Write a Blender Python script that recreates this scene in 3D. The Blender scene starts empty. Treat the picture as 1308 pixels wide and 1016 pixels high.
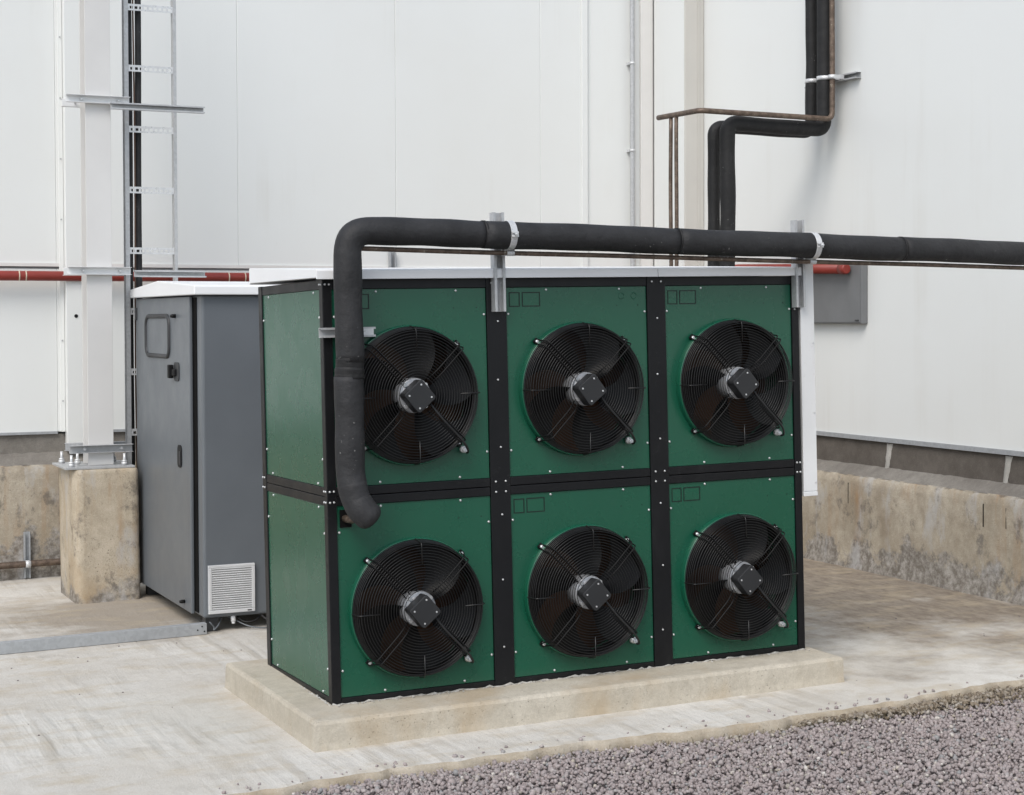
import bpy, bmesh, math, random
import numpy as np
from mathutils import Vector, Matrix
PI = math.pi
S = bpy.context.scene
C = S.collection
random.seed(7)
rng = np.random.default_rng(7)

# ---------------------------------------------------------------- camera
cam_d = bpy.data.cameras.new('camera')
cam = bpy.data.objects.new('camera', cam_d); C.objects.link(cam); S.camera = cam
cam_d.sensor_width = 36.0
cam_d.lens = 36.0 * 2158.8 / 1308
cam_d.shift_y = -(508 - 458.3) / 1308
cam_d.clip_start = 0.1; cam_d.clip_end = 1500
Rv = Vector((0.90470847, -0.4260196, -0.00314389)); Uv = Vector((0.01321804, 0.02069279, 0.9996985)); Fv = Vector((0.4258261, 0.90447726, -0.02435209))
mw = Matrix.Identity(4)
for i in range(3):
    mw[i][0] = Rv[i]; mw[i][1] = Uv[i]; mw[i][2] = -Fv[i]
mw.translation = Vector((-2.3508, -6.7995, 1.7709))
cam.matrix_world = mw

# ---------------------------------------------------------------- sky and sun (bright overcast from the left front)
SUN_EL, SUN_AZ = 48.0, 226.0          # azimuth clockwise from +Y
w = bpy.data.worlds.new('World'); S.world = w; w.use_nodes = True
nt = w.node_tree
for n in list(nt.nodes): nt.nodes.remove(n)
sky = nt.nodes.new('ShaderNodeTexSky'); sky.sky_type = 'NISHITA'; sky.sun_disc = False
sky.sun_elevation = math.radians(SUN_EL); sky.sun_rotation = math.radians(SUN_AZ)
sky.air_density = 1.0; sky.dust_density = 1.6; sky.ozone_density = 1.0
hsv = nt.nodes.new('ShaderNodeHueSaturation'); hsv.inputs['Saturation'].default_value = 0.66; hsv.inputs['Hue'].default_value = 0.49
bg = nt.nodes.new('ShaderNodeBackground'); bg.inputs['Strength'].default_value = 0.14
wo = nt.nodes.new('ShaderNodeOutputWorld')
nt.links.new(sky.outputs[0], hsv.inputs['Color']); nt.links.new(hsv.outputs[0], bg.inputs[0]); nt.links.new(bg.outputs[0], wo.inputs[0])
sd = bpy.data.lights.new('sun', 'SUN'); sd.energy = 1.45; sd.angle = math.radians(32); sd.color = (1, 0.95, 0.875)
sun = bpy.data.objects.new('sun', sd); C.objects.link(sun)
az, el = math.radians(SUN_AZ), math.radians(SUN_EL)
sv = Vector((math.sin(az) * math.cos(el), math.cos(az) * math.cos(el), math.sin(el)))
sun.rotation_euler = sv.to_track_quat('Z', 'Y').to_euler(); sun.location = (-4, -6, 8)
S.view_settings.view_transform = 'Standard'; S.view_settings.look = 'None'
S.view_settings.gamma = 1; S.view_settings.use_curve_mapping = False
S.view_settings.exposure = 0.50

# ---------------------------------------------------------------- materials
class NT:
    def __init__(s, name):
        s.m = bpy.data.materials.new(name); s.m.use_nodes = True; s.t = s.m.node_tree
        s.b = s.t.nodes['Principled BSDF']; s.tc = None
    def n(s, typ, **kw):
        x = s.t.nodes.new(typ)
        for k, v in kw.items(): setattr(x, k, v)
        return x
    def l(s, a, b): s.t.links.new(a, b)
    def co(s):
        if s.tc is None: s.tc = s.n('ShaderNodeNewGeometry')
        return s.tc.outputs['Position']
    def mapped(s, scale=(1, 1, 1), rot=(0, 0, 0), loc=(0, 0, 0)):
        m = s.n('ShaderNodeMapping'); m.inputs['Scale'].default_value = scale
        m.inputs['Rotation'].default_value = rot; m.inputs['Location'].default_value = loc
        s.l(s.co(), m.inputs['Vector']); return m.outputs[0]
    def noise(s, scale, detail=4, rough=.55, vec=None, dist=0):
        x = s.n('ShaderNodeTexNoise'); x.inputs['Scale'].default_value = scale; x.inputs['Detail'].default_value = detail
        x.inputs['Roughness'].default_value = rough; x.inputs['Distortion'].default_value = dist
        s.l(vec if vec is not None else s.co(), x.inputs['Vector']); return x.outputs['Fac']
    def voro(s, scale, vec=None, out='Distance', feature='F1'):
        x = s.n('ShaderNodeTexVoronoi', feature=feature); x.inputs['Scale'].default_value = scale
        s.l(vec if vec is not None else s.co(), x.inputs['Vector']); return x.outputs[out]
    def ramp(s, fac, a, b, lo=0., hi=1.):
        x = s.n('ShaderNodeMapRange'); x.inputs['From Min'].default_value = a; x.inputs['From Max'].default_value = b
        x.inputs['To Min'].default_value = lo; x.inputs['To Max'].default_value = hi
        s.l(fac, x.inputs['Value']); return x.outputs[0]
    def math(s, op, a, b=None):
        x = s.n('ShaderNodeMath', operation=op)
        for i, v in enumerate((a, b)):
            if v is None: continue
            if isinstance(v, (int, float)): x.inputs[i].default_value = v
            else: s.l(v, x.inputs[i])
        return x.outputs[0]
    def mix(s, fac, a, b):
        x = s.n('ShaderNodeMix', data_type='RGBA')
        for nm, v in (('Factor', fac), ('A', a), ('B', b)):
            sock = [i for i in x.inputs if i.name == nm and (i.type == 'RGBA' if nm != 'Factor' else i.type == 'VALUE')][0]
            if isinstance(v, (int, float)): sock.default_value = v
            elif isinstance(v, tuple): sock.default_value = (*v, 1) if len(v) == 3 else v
            else: s.l(v, sock)
        return [o for o in x.outputs if o.type == 'RGBA'][0]
    def col(s, v):
        if isinstance(v, tuple): s.b.inputs['Base Color'].default_value = (*v, 1)
        else: s.l(v, s.b.inputs['Base Color'])
    def bump(s, h, strength=.3, dist=.01, prev=None):
        x = s.n('ShaderNodeBump'); x.inputs['Strength'].default_value = strength; x.inputs['Distance'].default_value = dist
        s.l(h, x.inputs['Height'])
        if prev is not None: s.l(prev, x.inputs['Normal'])
        s.l(x.outputs[0], s.b.inputs['Normal']); return x.outputs[0]
    def xyz(s):
        x = s.n('ShaderNodeSeparateXYZ'); s.l(s.co(), x.inputs[0]); return x.outputs

def paint(name, c, rough=.4, metal=0., var=.12, dirt=None, spec=.5, grain=.0):
    k = NT(name)
    f = k.noise(3.1, 5, .6)
    c2 = tuple(v * (1 - var) for v in c)
    base = k.mix(k.ramp(f, .35, .65), c2, c)
    if dirt:
        sp = k.math('MULTIPLY', k.ramp(k.noise(55, 3, .6), .62, .72), k.ramp(k.noise(2.3, 3), .42, .62))
        base = k.mix(k.math('MULTIPLY', sp, .22), base, dirt)
        sc = k.math('MULTIPLY', k.ramp(k.noise(9, 4, .6, k.mapped((1, 1, .35))), .55, .8), .13)
        base = k.mix(sc, base, dirt)
    k.col(base)
    k.b.inputs['Metallic'].default_value = metal
    k.b.inputs['Specular IOR Level'].default_value = spec
    k.l(k.ramp(k.noise(6, 4), .3, .7, rough * .88, min(1, rough * 1.18)), k.b.inputs['Roughness'])
    if grain: k.bump(k.noise(260, 2), grain, .002)
    return k.m

def galv(name, c=(.62, .63, .64), rough=.38):
    k = NT(name)
    cell = k.voro(60, out='Color')
    h = k.n('ShaderNodeSeparateColor'); k.l(cell, h.inputs[0])
    f = k.math('MULTIPLY', h.outputs[0], .7)
    base = k.mix(f, tuple(v * .82 for v in c), c)
    base = k.mix(k.ramp(k.noise(14, 4), .55, .75, 0, .5), base, tuple(v * .66 for v in c))
    k.col(base); k.b.inputs['Metallic'].default_value = .25
    k.l(k.ramp(k.noise(30, 3), .3, .7, rough * .8, rough * 1.3), k.b.inputs['Roughness'])
    k.bump(k.noise(60, 3), .08, .003)
    return k.m

def copper(name):
    k = NT(name)
    n1 = k.noise(22, 5, .65)
    base = k.mix(k.ramp(n1, .4, .62), (.085, .06, .045), (.17, .125, .095))
    base = k.mix(k.ramp(k.noise(60, 4, .7), .6, .72), base, (.34, .31, .25))
    k.col(base); k.b.inputs['Metallic'].default_value = .35; k.b.inputs['Roughness'].default_value = .5
    k.bump(k.noise(90, 3), .15, .002)
    return k.m

def rubber(name, c=(.019, .0192, .0205)):
    k = NT(name)
    base = k.mix(k.ramp(k.noise(7, 5, .6), .35, .7), c, tuple(v * 1.7 for v in c))
    sp = k.math('MULTIPLY', k.ramp(k.noise(70, 2, .5), .70, .76), k.ramp(k.noise(4, 2), .5, .6))
    base = k.mix(k.math('MULTIPLY', sp, .55), base, (.35, .35, .34))
    k.col(base); k.b.inputs['Roughness'].default_value = .62; k.b.inputs['Specular IOR Level'].default_value = .3
    b1 = k.bump(k.noise(9, 5, .65), .6, .018)
    k.bump(k.noise(120, 4), .25, .003, b1)
    return k.m

def concrete(name, a, b, pit=(.16, .14, .11), stain=None, bumpk=.35, rust=False, pits=.6, damp=None):
    k = NT(name)
    n1 = k.noise(1.6, 9, .68); n2 = k.noise(11, 9, .72)
    base = k.mix(k.ramp(n1, .36, .64), a, b)
    base = k.mix(k.ramp(n2, .42, .72, 0, .55), base, tuple(v * .68 for v in a))
    base = k.mix(k.ramp(k.noise(48, 6, .75), .54, .7, 0, .4), base, tuple(min(1, v * 1.25) for v in b))
    base = k.mix(k.ramp(k.noise(150, 6, .75), .48, .7, 0, .45), base, tuple(v * .62 for v in a))
    hole = k.math('MULTIPLY', k.ramp(k.voro(38), .16, .06), k.ramp(k.noise(3.3, 3), .46, .58))
    hole2 = k.math('MULTIPLY', k.ramp(k.voro(90), .22, .1), k.ramp(k.noise(5.1, 3), .5, .6))
    hole = k.math('MAXIMUM', hole, hole2)
    base = k.mix(k.math('MULTIPLY', hole, pits), base, pit)
    if stain:
        base = k.mix(k.ramp(k.noise(2.4, 6, .6, k.mapped((1, 1, .55))), .52, .68, 0, .65), base, stain)
    if rust:                                     # rust and run-off streaks down a face
        st = k.math('MULTIPLY', k.ramp(k.noise(9, 4, .6, k.mapped((1, 1, .07))), .53, .68), k.ramp(k.noise(2.2, 3), .40, .55))
        base = k.mix(k.math('MULTIPLY', st, .55), base, (.33, .20, .10))
    if damp:                                     # ragged old damp stain with crumbled render
        z = k.xyz()[2]
        lim = k.math('ADD', k.ramp(k.noise(3.1, 6, .72), .25, .75, -.10, damp[0]), damp[1])
        d = k.ramp(k.math('SUBTRACT', lim, z), -.02, .05)
        tex = k.mix(k.ramp(k.noise(26, 5, .7), .4, .66), (.14, .125, .11), (.40, .38, .355))
        base = k.mix(k.math('MULTIPLY', d, .85), base, tex)
        hz = k.math('MULTIPLY', k.ramp(k.noise(4.2, 5, .65, k.mapped((1, 1, .4), loc=(3, 1, 2))), .55, .66), .6)
        base = k.mix(hz, base, (.44, .44, .44))
        bz = k.math('MULTIPLY', k.ramp(k.noise(6.5, 6, .72, k.mapped((1, 1, .8), loc=(9, 4, 2))), .56, .66), .7)
        base = k.mix(bz, base, (.13, .115, .10))
    k.col(base); k.b.inputs['Roughness'].default_value = .9; k.b.inputs['Specular IOR Level'].default_value = .25
    b1 = k.bump(n2, bumpk, .006)
    b2 = k.bump(k.noise(90, 7, .75), bumpk * 1.4, .004, b1)
    inv = k.math('MULTIPLY', hole, -1.0)
    k.bump(inv, .5, .006, b2)
    return k.m

def slab_mat():
    k = NT('slab_concrete')
    n1 = k.noise(.9, 6, .6); n2 = k.noise(7, 6, .66, dist=.4)
    base = k.mix(k.ramp(n1, .36, .64), (.53, .50, .45), (.63, .615, .58))
    base = k.mix(k.ramp(n2, .48, .72, 0, .4), base, (.40, .365, .31))
    A = math.radians(-40)
    warp = k.n('ShaderNodeVectorMath', operation='ADD')
    nz = k.n('ShaderNodeTexNoise'); nz.inputs['Scale'].default_value = 1.7; nz.inputs['Detail'].default_value = 4; k.l(k.co(), nz.inputs['Vector'])
    sc = k.n('ShaderNodeVectorMath', operation='SCALE'); sc.inputs['Scale'].default_value = .07; k.l(nz.outputs['Color'], sc.inputs[0])
    k.l(k.co(), warp.inputs[0]); k.l(sc.outputs[0], warp.inputs[1])
    mp = k.n('ShaderNodeMapping'); mp.inputs['Rotation'].default_value = (0, 0, A); mp.inputs['Scale'].default_value = (1, .42, 1); k.l(warp.outputs[0], mp.inputs['Vector'])
    mp2 = k.n('ShaderNodeMapping'); mp2.inputs['Rotation'].default_value = (0, 0, A); mp2.inputs['Scale'].default_value = (1, .05, 1); k.l(warp.outputs[0], mp2.inputs['Vector'])
    drag = k.noise(24, 9, .72, mp.outputs[0]); rid = k.noise(11, 3, .5, mp2.outputs[0])
    rm = k.ramp(k.noise(.8, 4, .6), .44, .60)
    base = k.mix(k.ramp(drag, .54, .74, 0, .18), base, (.40, .36, .30))
    base = k.mix(k.ramp(k.noise(160, 6, .75), .45, .72, 0, .38), base, (.33, .30, .26))
    base = k.mix(k.ramp(k.noise(95, 5, .7), .58, .68, 0, .5), base, (.70, .68, .65))
    base = k.mix(k.math('MULTIPLY', k.ramp(rid, .56, .68), k.math('MULTIPLY', rm, .6)), base, (.38, .345, .29))
    x, y, z = k.xyz()
    # darker brown patch towards the corner behind the unit, with a ragged outline
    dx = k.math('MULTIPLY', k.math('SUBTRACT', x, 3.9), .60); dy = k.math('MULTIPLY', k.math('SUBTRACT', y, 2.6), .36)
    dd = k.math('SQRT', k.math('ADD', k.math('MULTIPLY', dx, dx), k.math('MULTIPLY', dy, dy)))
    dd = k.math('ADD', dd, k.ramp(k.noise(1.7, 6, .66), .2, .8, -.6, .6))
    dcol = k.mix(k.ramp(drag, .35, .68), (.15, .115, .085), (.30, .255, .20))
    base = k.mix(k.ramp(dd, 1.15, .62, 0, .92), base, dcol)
    # darker brown patches left of the channel and round the cabinet
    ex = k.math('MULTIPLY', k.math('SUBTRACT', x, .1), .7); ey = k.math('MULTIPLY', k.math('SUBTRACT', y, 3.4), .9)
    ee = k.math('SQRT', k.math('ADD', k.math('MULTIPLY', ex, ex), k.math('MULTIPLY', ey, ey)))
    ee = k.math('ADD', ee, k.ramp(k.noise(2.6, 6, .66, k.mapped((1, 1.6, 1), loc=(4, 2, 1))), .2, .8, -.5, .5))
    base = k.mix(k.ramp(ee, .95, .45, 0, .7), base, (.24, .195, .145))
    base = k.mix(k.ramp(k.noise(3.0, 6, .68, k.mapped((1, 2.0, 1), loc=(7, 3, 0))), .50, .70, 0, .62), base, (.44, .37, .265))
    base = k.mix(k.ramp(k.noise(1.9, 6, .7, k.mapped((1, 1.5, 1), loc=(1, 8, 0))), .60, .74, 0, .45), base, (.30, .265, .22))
    base = k.mix(k.ramp(k.noise(75, 3, .7), .66, .76, 0, .5), base, (.20, .17, .14))
    k.col(base); k.b.inputs['Roughness'].default_value = .85; k.b.inputs['Specular IOR Level'].default_value = .3
    b0 = k.bump(k.math('MULTIPLY', rid, rm), .8, .025)
    b1 = k.bump(drag, .45, .012, b0)
    k.bump(k.noise(110, 7, .75), .6, .004, b1)
    return k.m

def stone_mat(name, cs):
    k = NT(name)
    r = k.co() and k.tc.outputs['Random Per Island']
    cr = k.n('ShaderNodeValToRGB'); k.l(r, cr.inputs[0])
    e = cr.color_ramp.elements
    e[0].position = 0; e[0].color = (*cs[0], 1); e[1].position = 1; e[1].color = (*cs[-1], 1)
    for p, cc in zip((.25, .5, .72, .86, .93, .965), cs[1:-1]):
        x = e.new(p); x.color = (*cc, 1)
    c = k.mix(k.ramp(k.noise(120, 4, .7), .4, .7, 0, .45), cr.outputs[0], tuple(v * .75 for v in cs[0]))
    k.col(c); k.b.inputs['Roughness'].default_value = .88; k.bump(k.noise(190, 3), .3, .003)
    return k.m

M = {}
M['green'] = paint('green_paint', (.0055, .080, .044), .27, var=.03, spec=.6)
M['black_frame'] = paint('black_frame_paint', (.0065, .0068, .008), .42, dirt=(.06, .06, .06), spec=.3)
M['black_plastic'] = paint('black_plastic', (.006, .006, .0065), .5, spec=.25)
M['guard'] = paint('black_wire', (.0105, .0105, .011), .33, spec=.5)
M['blade'] = paint('fan_blade_black', (.003, .003, .0033), .42, spec=.2)
M['coil'] = paint('coil_fins', (.115, .06, .036), .5, metal=.3, var=.5)
M['dark'] = paint('dark_interior', (.006, .006, .006), .9, spec=.1)
M['jbox'] = paint('charcoal_box', (.026, .027, .029), .42, spec=.35)
M['alu'] = paint('cast_aluminium', (.50, .51, .53), .4, metal=.3)
M['bolt'] = paint('zinc_bolt', (.68, .69, .70), .32, metal=.55)
M['stamp'] = paint('stamp_groove', (.0015, .009, .006), .6)
M['white_paint'] = paint('white_metal_paint', (.80, .81, .82), .38, var=.03)
def cladding():
    k = NT('white_wall_cladding')
    c = (.725, .74, .73)
    runs = k.math('MULTIPLY', k.ramp(k.noise(5, 6, .65, k.mapped((1, 1, .05))), .54, .74), k.ramp(k.noise(1.1, 4), .42, .62))
    base = k.mix(k.math('MULTIPLY', runs, .30), c, (.55, .53, .48))
    base = k.mix(k.ramp(k.noise(.55, 5, .6), .42, .66, 0, .35), base, (.68, .68, .655))
    base = k.mix(k.math('MULTIPLY', k.ramp(k.noise(130, 2), .74, .78), .35), base, (.35, .33, .30))
    k.col(base); k.b.inputs['Specular IOR Level'].default_value = .4
    k.l(k.ramp(k.noise(4, 4), .3, .7, .30, .42), k.b.inputs['Roughness'])
    k.bump(k.noise(1.3, 2), .05, .02)
    return k.m
M['wall'] = cladding()
M['trim'] = paint('pale_trim', (.70, .69, .67), .4, var=.06)
M['beige'] = paint('beige_trim', (.54, .525, .49), .42, var=.05)
M['seam'] = paint('grey_seam_trim', (.30, .31, .32), .45)
M['rail_white'] = paint('white_channel', (.72, .73, .735), .45, var=.06, dirt=(.45, .42, .38))
M['column'] = paint('grey_white_column_paint', (.62, .615, .605), .45, var=.05)
M['cab'] = paint('grey_cabinet_paint', (.128, .142, .157), .36, var=.07, grain=.02)
M['cab_dark'] = paint('dark_grey_rubber', (.03, .032, .035), .5)
M['box_grey'] = paint('grey_box_paint', (.17, .175, .18), .42, var=.15)
M['grille'] = paint('pale_grey_plastic', (.62, .63, .64), .5)
M['grille_gap'] = paint('grille_backing', (.34, .35, .36), .7)
M['red'] = paint('red_pipe_paint', (.25, .032, .022), .45, var=.2)
M['red_joint'] = paint('pale_joint_band', (.62, .55, .42), .6)
M['galv'] = galv('galvanised_steel', (.50, .51, .52))
M['galv_dark'] = galv('weathered_galvanised_steel', (.42, .44, .46), .45)
M['zinc'] = galv('bright_zinc', (.68, .69, .70), .3)
M['copper'] = copper('tarnished_copper')
M['rubber'] = rubber('black_foam_insulation')
M['rubber2'] = rubber('black_foam_insulation_matt', (.012, .012, .0125))
M['cable'] = paint('black_cable', (.013, .013, .014), .5)
M['cable_green'] = paint('green_wire', (.03, .16, .08), .5)
M['brown_cable'] = paint('brown_cable', (.10, .05, .03), .5)
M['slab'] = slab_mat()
M['pad'] = concrete('pad_concrete', (.44, .395, .32), (.54, .50, .425), stain=(.41, .325, .22), bumpk=.3, pits=.45)
M['pier'] = concrete('pier_concrete', (.40, .335, .245), (.53, .465, .37), stain=(.37, .26, .145), rust=True, bumpk=.5, pits=.9, pit=(.12, .105, .085), damp=(.20, .03))
M['plinth'] = concrete('plinth_concrete', (.32, .272, .205), (.49, .44, .36), stain=(.22, .17, .12), rust=True, bumpk=.6, damp=(.42, .06))
M['slab_edge'] = concrete('slab_edge_concrete', (.36, .30, .22), (.50, .455, .385), stain=(.30, .22, .13), bumpk=.6, pits=.6)
M['ledge'] = concrete('mortar_ledge', (.17, .155, .138), (.27, .255, .23), bumpk=.6, pits=.3)
M['block'] = concrete('dark_block', (.105, .092, .08), (.16, .142, .125), pits=.2, bumpk=.3)
M['mortar'] = concrete('pale_mortar', (.42, .41, .38), (.5, .48, .45), pits=.2, bumpk=.6)
M['stone'] = stone_mat('gravel_stone', ((.235, .20, .195), (.325, .278, .270), (.37, .318, .31), (.295, .262, .258), (.42, .375, .36), (.25, .258, .262), (.38, .33, .265), (.58, .55, .52)))
M['soil'] = concrete('gravel_bed_soil', (.20, .175, .172), (.26, .23, .225), bumpk=.8)
M['earth'] = concrete('far_ground', (.20, .185, .175), (.26, .24, .225), bumpk=.6)
M['litter'] = stone_mat('dry_litter', ((.13, .10, .07), (.20, .16, .115), (.27, .225, .17), (.33, .29, .235), (.24, .21, .18), (.36, .32, .27), (.17, .145, .115), (.30, .25, .18)))
M['rubble'] = stone_mat('slab_crumbs', ((.30, .27, .23), (.36, .33, .28), (.42, .38, .33), (.34, .30, .24), (.40, .37, .33), (.46, .42, .36), (.28, .25, .22), (.38, .33, .25)))
M['twig'] = paint('dry_grass', (.16, .13, .075), .9, var=.5, spec=.1)

# ---------------------------------------------------------------- mesh helpers
class MB:
    def __init__(s): s.v = []; s.f = []; s.sm = []
    def add(s, vs, fs, smooth=False, mat=None):
        o = len(s.v)
        if mat is not None: vs = [tuple(mat @ Vector(v)) for v in vs]
        s.v += [tuple(v) for v in vs]
        s.f += [tuple(i + o for i in f) for f in fs]; s.sm += [smooth] * len(fs); return s
    def box(s, x0, x1, y0, y1, z0, z1, mat=None):
        vs = [(x, y, z) for x in (x0, x1) for y in (y0, y1) for z in (z0, z1)]
        return s.add(vs, [(0, 1, 3, 2), (4, 6, 7, 5), (0, 4, 5, 1), (2, 3, 7, 6), (0, 2, 6, 4), (1, 5, 7, 3)], False, mat)
    def tube(s, pts, r, n=12, caps=True, mat=None, smooth=True):
        P = [Vector(p) for p in pts]; k = len(P)
        rs = r if isinstance(r, (list, tuple)) else [r] * k
        T = []
        for i in range(k):
            a = P[max(0, i - 1)]; b = P[min(k - 1, i + 1)]
            T.append((b - a).normalized())
        up = Vector((0, 0, 1)) if abs(T[0].z) < .9 else Vector((1, 0, 0))
        N = (up - T[0] * up.dot(T[0])).normalized()
        vs = []
        for i in range(k):
            N = (N - T[i] * N.dot(T[i])).normalized(); Bn = T[i].cross(N)
            for j in range(n):
                a = 2 * PI * j / n
                vs.append(P[i] + (N * math.cos(a) + Bn * math.sin(a)) * rs[i])
        fs = []
        for i in range(k - 1):
            for j in range(n):
                j2 = (j + 1) % n
                fs.append((i * n + j, i * n + j2, (i + 1) * n + j2, (i + 1) * n + j))
        s.add(vs, fs, smooth, mat)
        if caps:
            o = len(s.v) - len(vs)
            s.f.append(tuple(o + j for j in reversed(range(n)))); s.sm.append(False)
            s.f.append(tuple(o + (k - 1) * n + j for j in range(n))); s.sm.append(False)
        return s
    def prism(s, prof, axis, a0, a1, mat=None):            # closed 2D profile pushed along an axis (0,1,2)
        n = len(prof); vs = []
        for a in (a0, a1):
            for (p, q) in prof:
                vs.append((a, p, q) if axis == 0 else (p, a, q) if axis == 1 else (p, q, a))
        fs = [(i, (i + 1) % n, n + (i + 1) % n, n + i) for i in range(n)] + [tuple(reversed(range(n))), tuple(range(n, 2 * n))]
        return s.add(vs, fs, False, mat)
    def ring(s, c, R, r, axis=1, n=48, m=5, mat=None):      # torus, axis along y by default
        pts = []
        vs = []
        for i in range(n):
            a = 2 * PI * i / n
            for j in range(m):
                b = 2 * PI * j / m
                q = R + r * math.cos(b); h = r * math.sin(b)
                vs.append((c[0] + q * math.cos(a), c[1] + h, c[2] + q * math.sin(a)))
        fs = [(i * m + j, ((i + 1) % n) * m + j, ((i + 1) % n) * m + (j + 1) % m, i * m + (j + 1) % m) for i in range(n) for j in range(m)]
        return s.add(vs, fs, True, mat)
    def lathe(s, prof, n=48, mat=None, smooth=True, close=False):   # profile (radius, y) turned about the y axis
        k = len(prof); vs = []
        for i in range(n):
            a = 2 * PI * i / n
            for (r, y) in prof: vs.append((r * math.cos(a), y, r * math.sin(a)))
        fs = [(i * k + j, i * k + j + 1, ((i + 1) % n) * k + j + 1, ((i + 1) % n) * k + j) for i in range(n) for j in range(k - 1)]
        return s.add(vs, fs, smooth, mat)
    def mesh(s, name, m):
        me = bpy.data.meshes.new(name); me.from_pydata(s.v, [], s.f)
        me.polygons.foreach_set('use_smooth', s.sm)
        if m is not None: me.materials.append(M[m] if isinstance(m, str) else m)
        bm = bmesh.new(); bm.from_mesh(me); bmesh.ops.recalc_face_normals(bm, faces=bm.faces); bm.to_mesh(me); bm.free()
        me.update(); return me
    def build(s, name, m, parent=None, bevel=0, seg=2):
        return link(name, s.mesh(name, m), parent, bevel, seg)

def link(name, me, parent=None, bevel=0, seg=2, loc=None):
    o = bpy.data.objects.new(name, me); C.objects.link(o)
    if parent is not None: o.parent = parent
    if loc is not None: o.location = loc
    if bevel:
        b = o.modifiers.new('bevel', 'BEVEL'); b.width = bevel; b.segments = seg; b.limit_method = 'ANGLE'; b.angle_limit = math.radians(40)
    return o
def tag(o, label, cat, group=None):
    o['label'] = label; o['category'] = cat
    if group: o['group'] = group
    return o
def thing(name, label, cat, loc=(0, 0, 0), group=None):
    o = bpy.data.objects.new(name, None); C.objects.link(o); o.location = loc; o.empty_display_size = .1
    return tag(o, label, cat, group)
def struct(o): o['kind'] = 'structure'; return o
def stuff(o): o['kind'] = 'stuff'; return o
def bez(pts, rad, n=8):                                     # polyline with rounded corners
    P = [Vector(p) for p in pts]; out = [P[0]]
    for i in range(1, len(P) - 1):
        a, b, c = P[i - 1], P[i], P[i + 1]
        r = rad if not isinstance(rad, (list, tuple)) else rad[i - 1]
        p0 = b + (a - b).normalized() * min(r, (a - b).length * .49); p2 = b + (c - b).normalized() * min(r, (c - b).length * .49)
        for j in range(n + 1):
            t = j / n; out.append(p0 * (1 - t) ** 2 + b * 2 * t * (1 - t) + p2 * t * t)
    out.append(P[-1]); return out
def dense(pts, step=.05):
    out = [Vector(pts[0])]
    for a, b in zip(pts[:-1], pts[1:]):
        a = Vector(a); b = Vector(b); k = max(1, int((b - a).length / step))
        for i in range(1, k + 1): out.append(a.lerp(b, i / k))
    return out
def wob(pts, amp, f=6.0, seed=0):
    r = random.Random(seed); ph = [r.uniform(0, 6) for _ in range(6)]
    out = []; d = 0
    for i, p in enumerate(pts):
        if i: d += (p - pts[i - 1]).length
        out.append(p + Vector((math.sin(d * f + ph[0]), math.sin(d * f * 1.3 + ph[1]), math.sin(d * f * .8 + ph[2]))) * amp)
    return out
def nrm(o, mat): return o
GS = .0145                                                  # the yard falls gently to the left
def gz(x): return GS * x
def strut_prof(w=.041, d=.041, t=.003, lip=.009):           # open C channel, opening towards -y; (x, y)
    h = w / 2
    return [(-h, 0), (h, 0), (h, -d), (h - lip, -d), (h - lip, -d + t), (h - t, -d + t), (h - t, -t), (-h + t, -t), (-h + t, -d + t), (-h + lip, -d + t), (-h + lip, -d), (-h, -d)]

# ================================================================= THE SETTING
# far ground
struct(MB().add([(-400, -400, -.42), (400, -400, -.42), (400, 400, -.42), (-400, 400, -.42)], [(0, 1, 2, 3)]).build('ground', 'earth'))
# gravel bed under the stones
v = []; f = []
nx, ny = 60, 40
for j in range(ny + 1):
    for i in range(nx + 1):
        x = -9 + 18 * i / nx; y = -.5 - 9.0 * j / ny
        v.append((x, y, gz(x) - .068 + .026 * min(1, max(0, (1.2 - x) / 1.3)) + random.uniform(-.005, .005)))
for j in range(ny):
    for i in range(nx):
        a = j * (nx + 1) + i; f.append((a, a + 1, a + nx + 2, a + nx + 1))
struct(MB().add(v, f, True).build('gravel_bed', 'soil'))
# concrete slab with a ragged front edge
def edge_y(x):
    return -.655 + .018 * math.sin(2.1 * x + .6) + .011 * math.sin(6.3 * x + 2) + .007 * math.sin(17 * x) + .006 * math.sin(29 * x + 1.3) * math.sin(3.1 * x) + .005 * math.sin(53 * x) * math.sin(5.3 * x + 1) + .035 * max(0, x - 2.3) - .03 * math.exp(-((x - 1.75) / .45) ** 2)
mb = MB(); v = []; f = []
xs = np.concatenate([np.linspace(-9, -1.3, 12)[:-1], np.linspace(-1.3, 4.74, 300)])
rows = [lambda x: (5.3, 0), lambda x: (2.0, 0), lambda x: (.2, 0), lambda x: (edge_y(x) + .06, 0), lambda x: (edge_y(x) + .016, -.003),
        lambda x: (edge_y(x), -.016), lambda x: (edge_y(x) - .004 + .01 * math.sin(31 * x), -.045), lambda x: (edge_y(x) - .012 + .012 * math.sin(23 * x + 1), -.16)]
for x in xs:
    j1 = .005 * math.sin(37 * x) + random.uniform(-.002, .002); j2 = random.uniform(-.003, .003)
    for q, rw in enumerate(rows):
        y, dz = rw(x)
        if 4 <= q: y += j1 + (j2 if q > 5 else 0)
        if q == 5: dz += random.uniform(-.002, .002)
        v.append((x, y, gz(x) + dz))
R_ = len(rows)
f2 = []
for i in range(len(xs) - 1):
    for j in range(R_ - 1):
        a = i * R_ + j; (f if j < 4 else f2).append((a, a + 1, a + R_ + 1, a + R_))
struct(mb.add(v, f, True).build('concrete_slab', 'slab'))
struct(MB().add(v, f2, True).build('slab_edge', 'slab_edge'))

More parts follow.
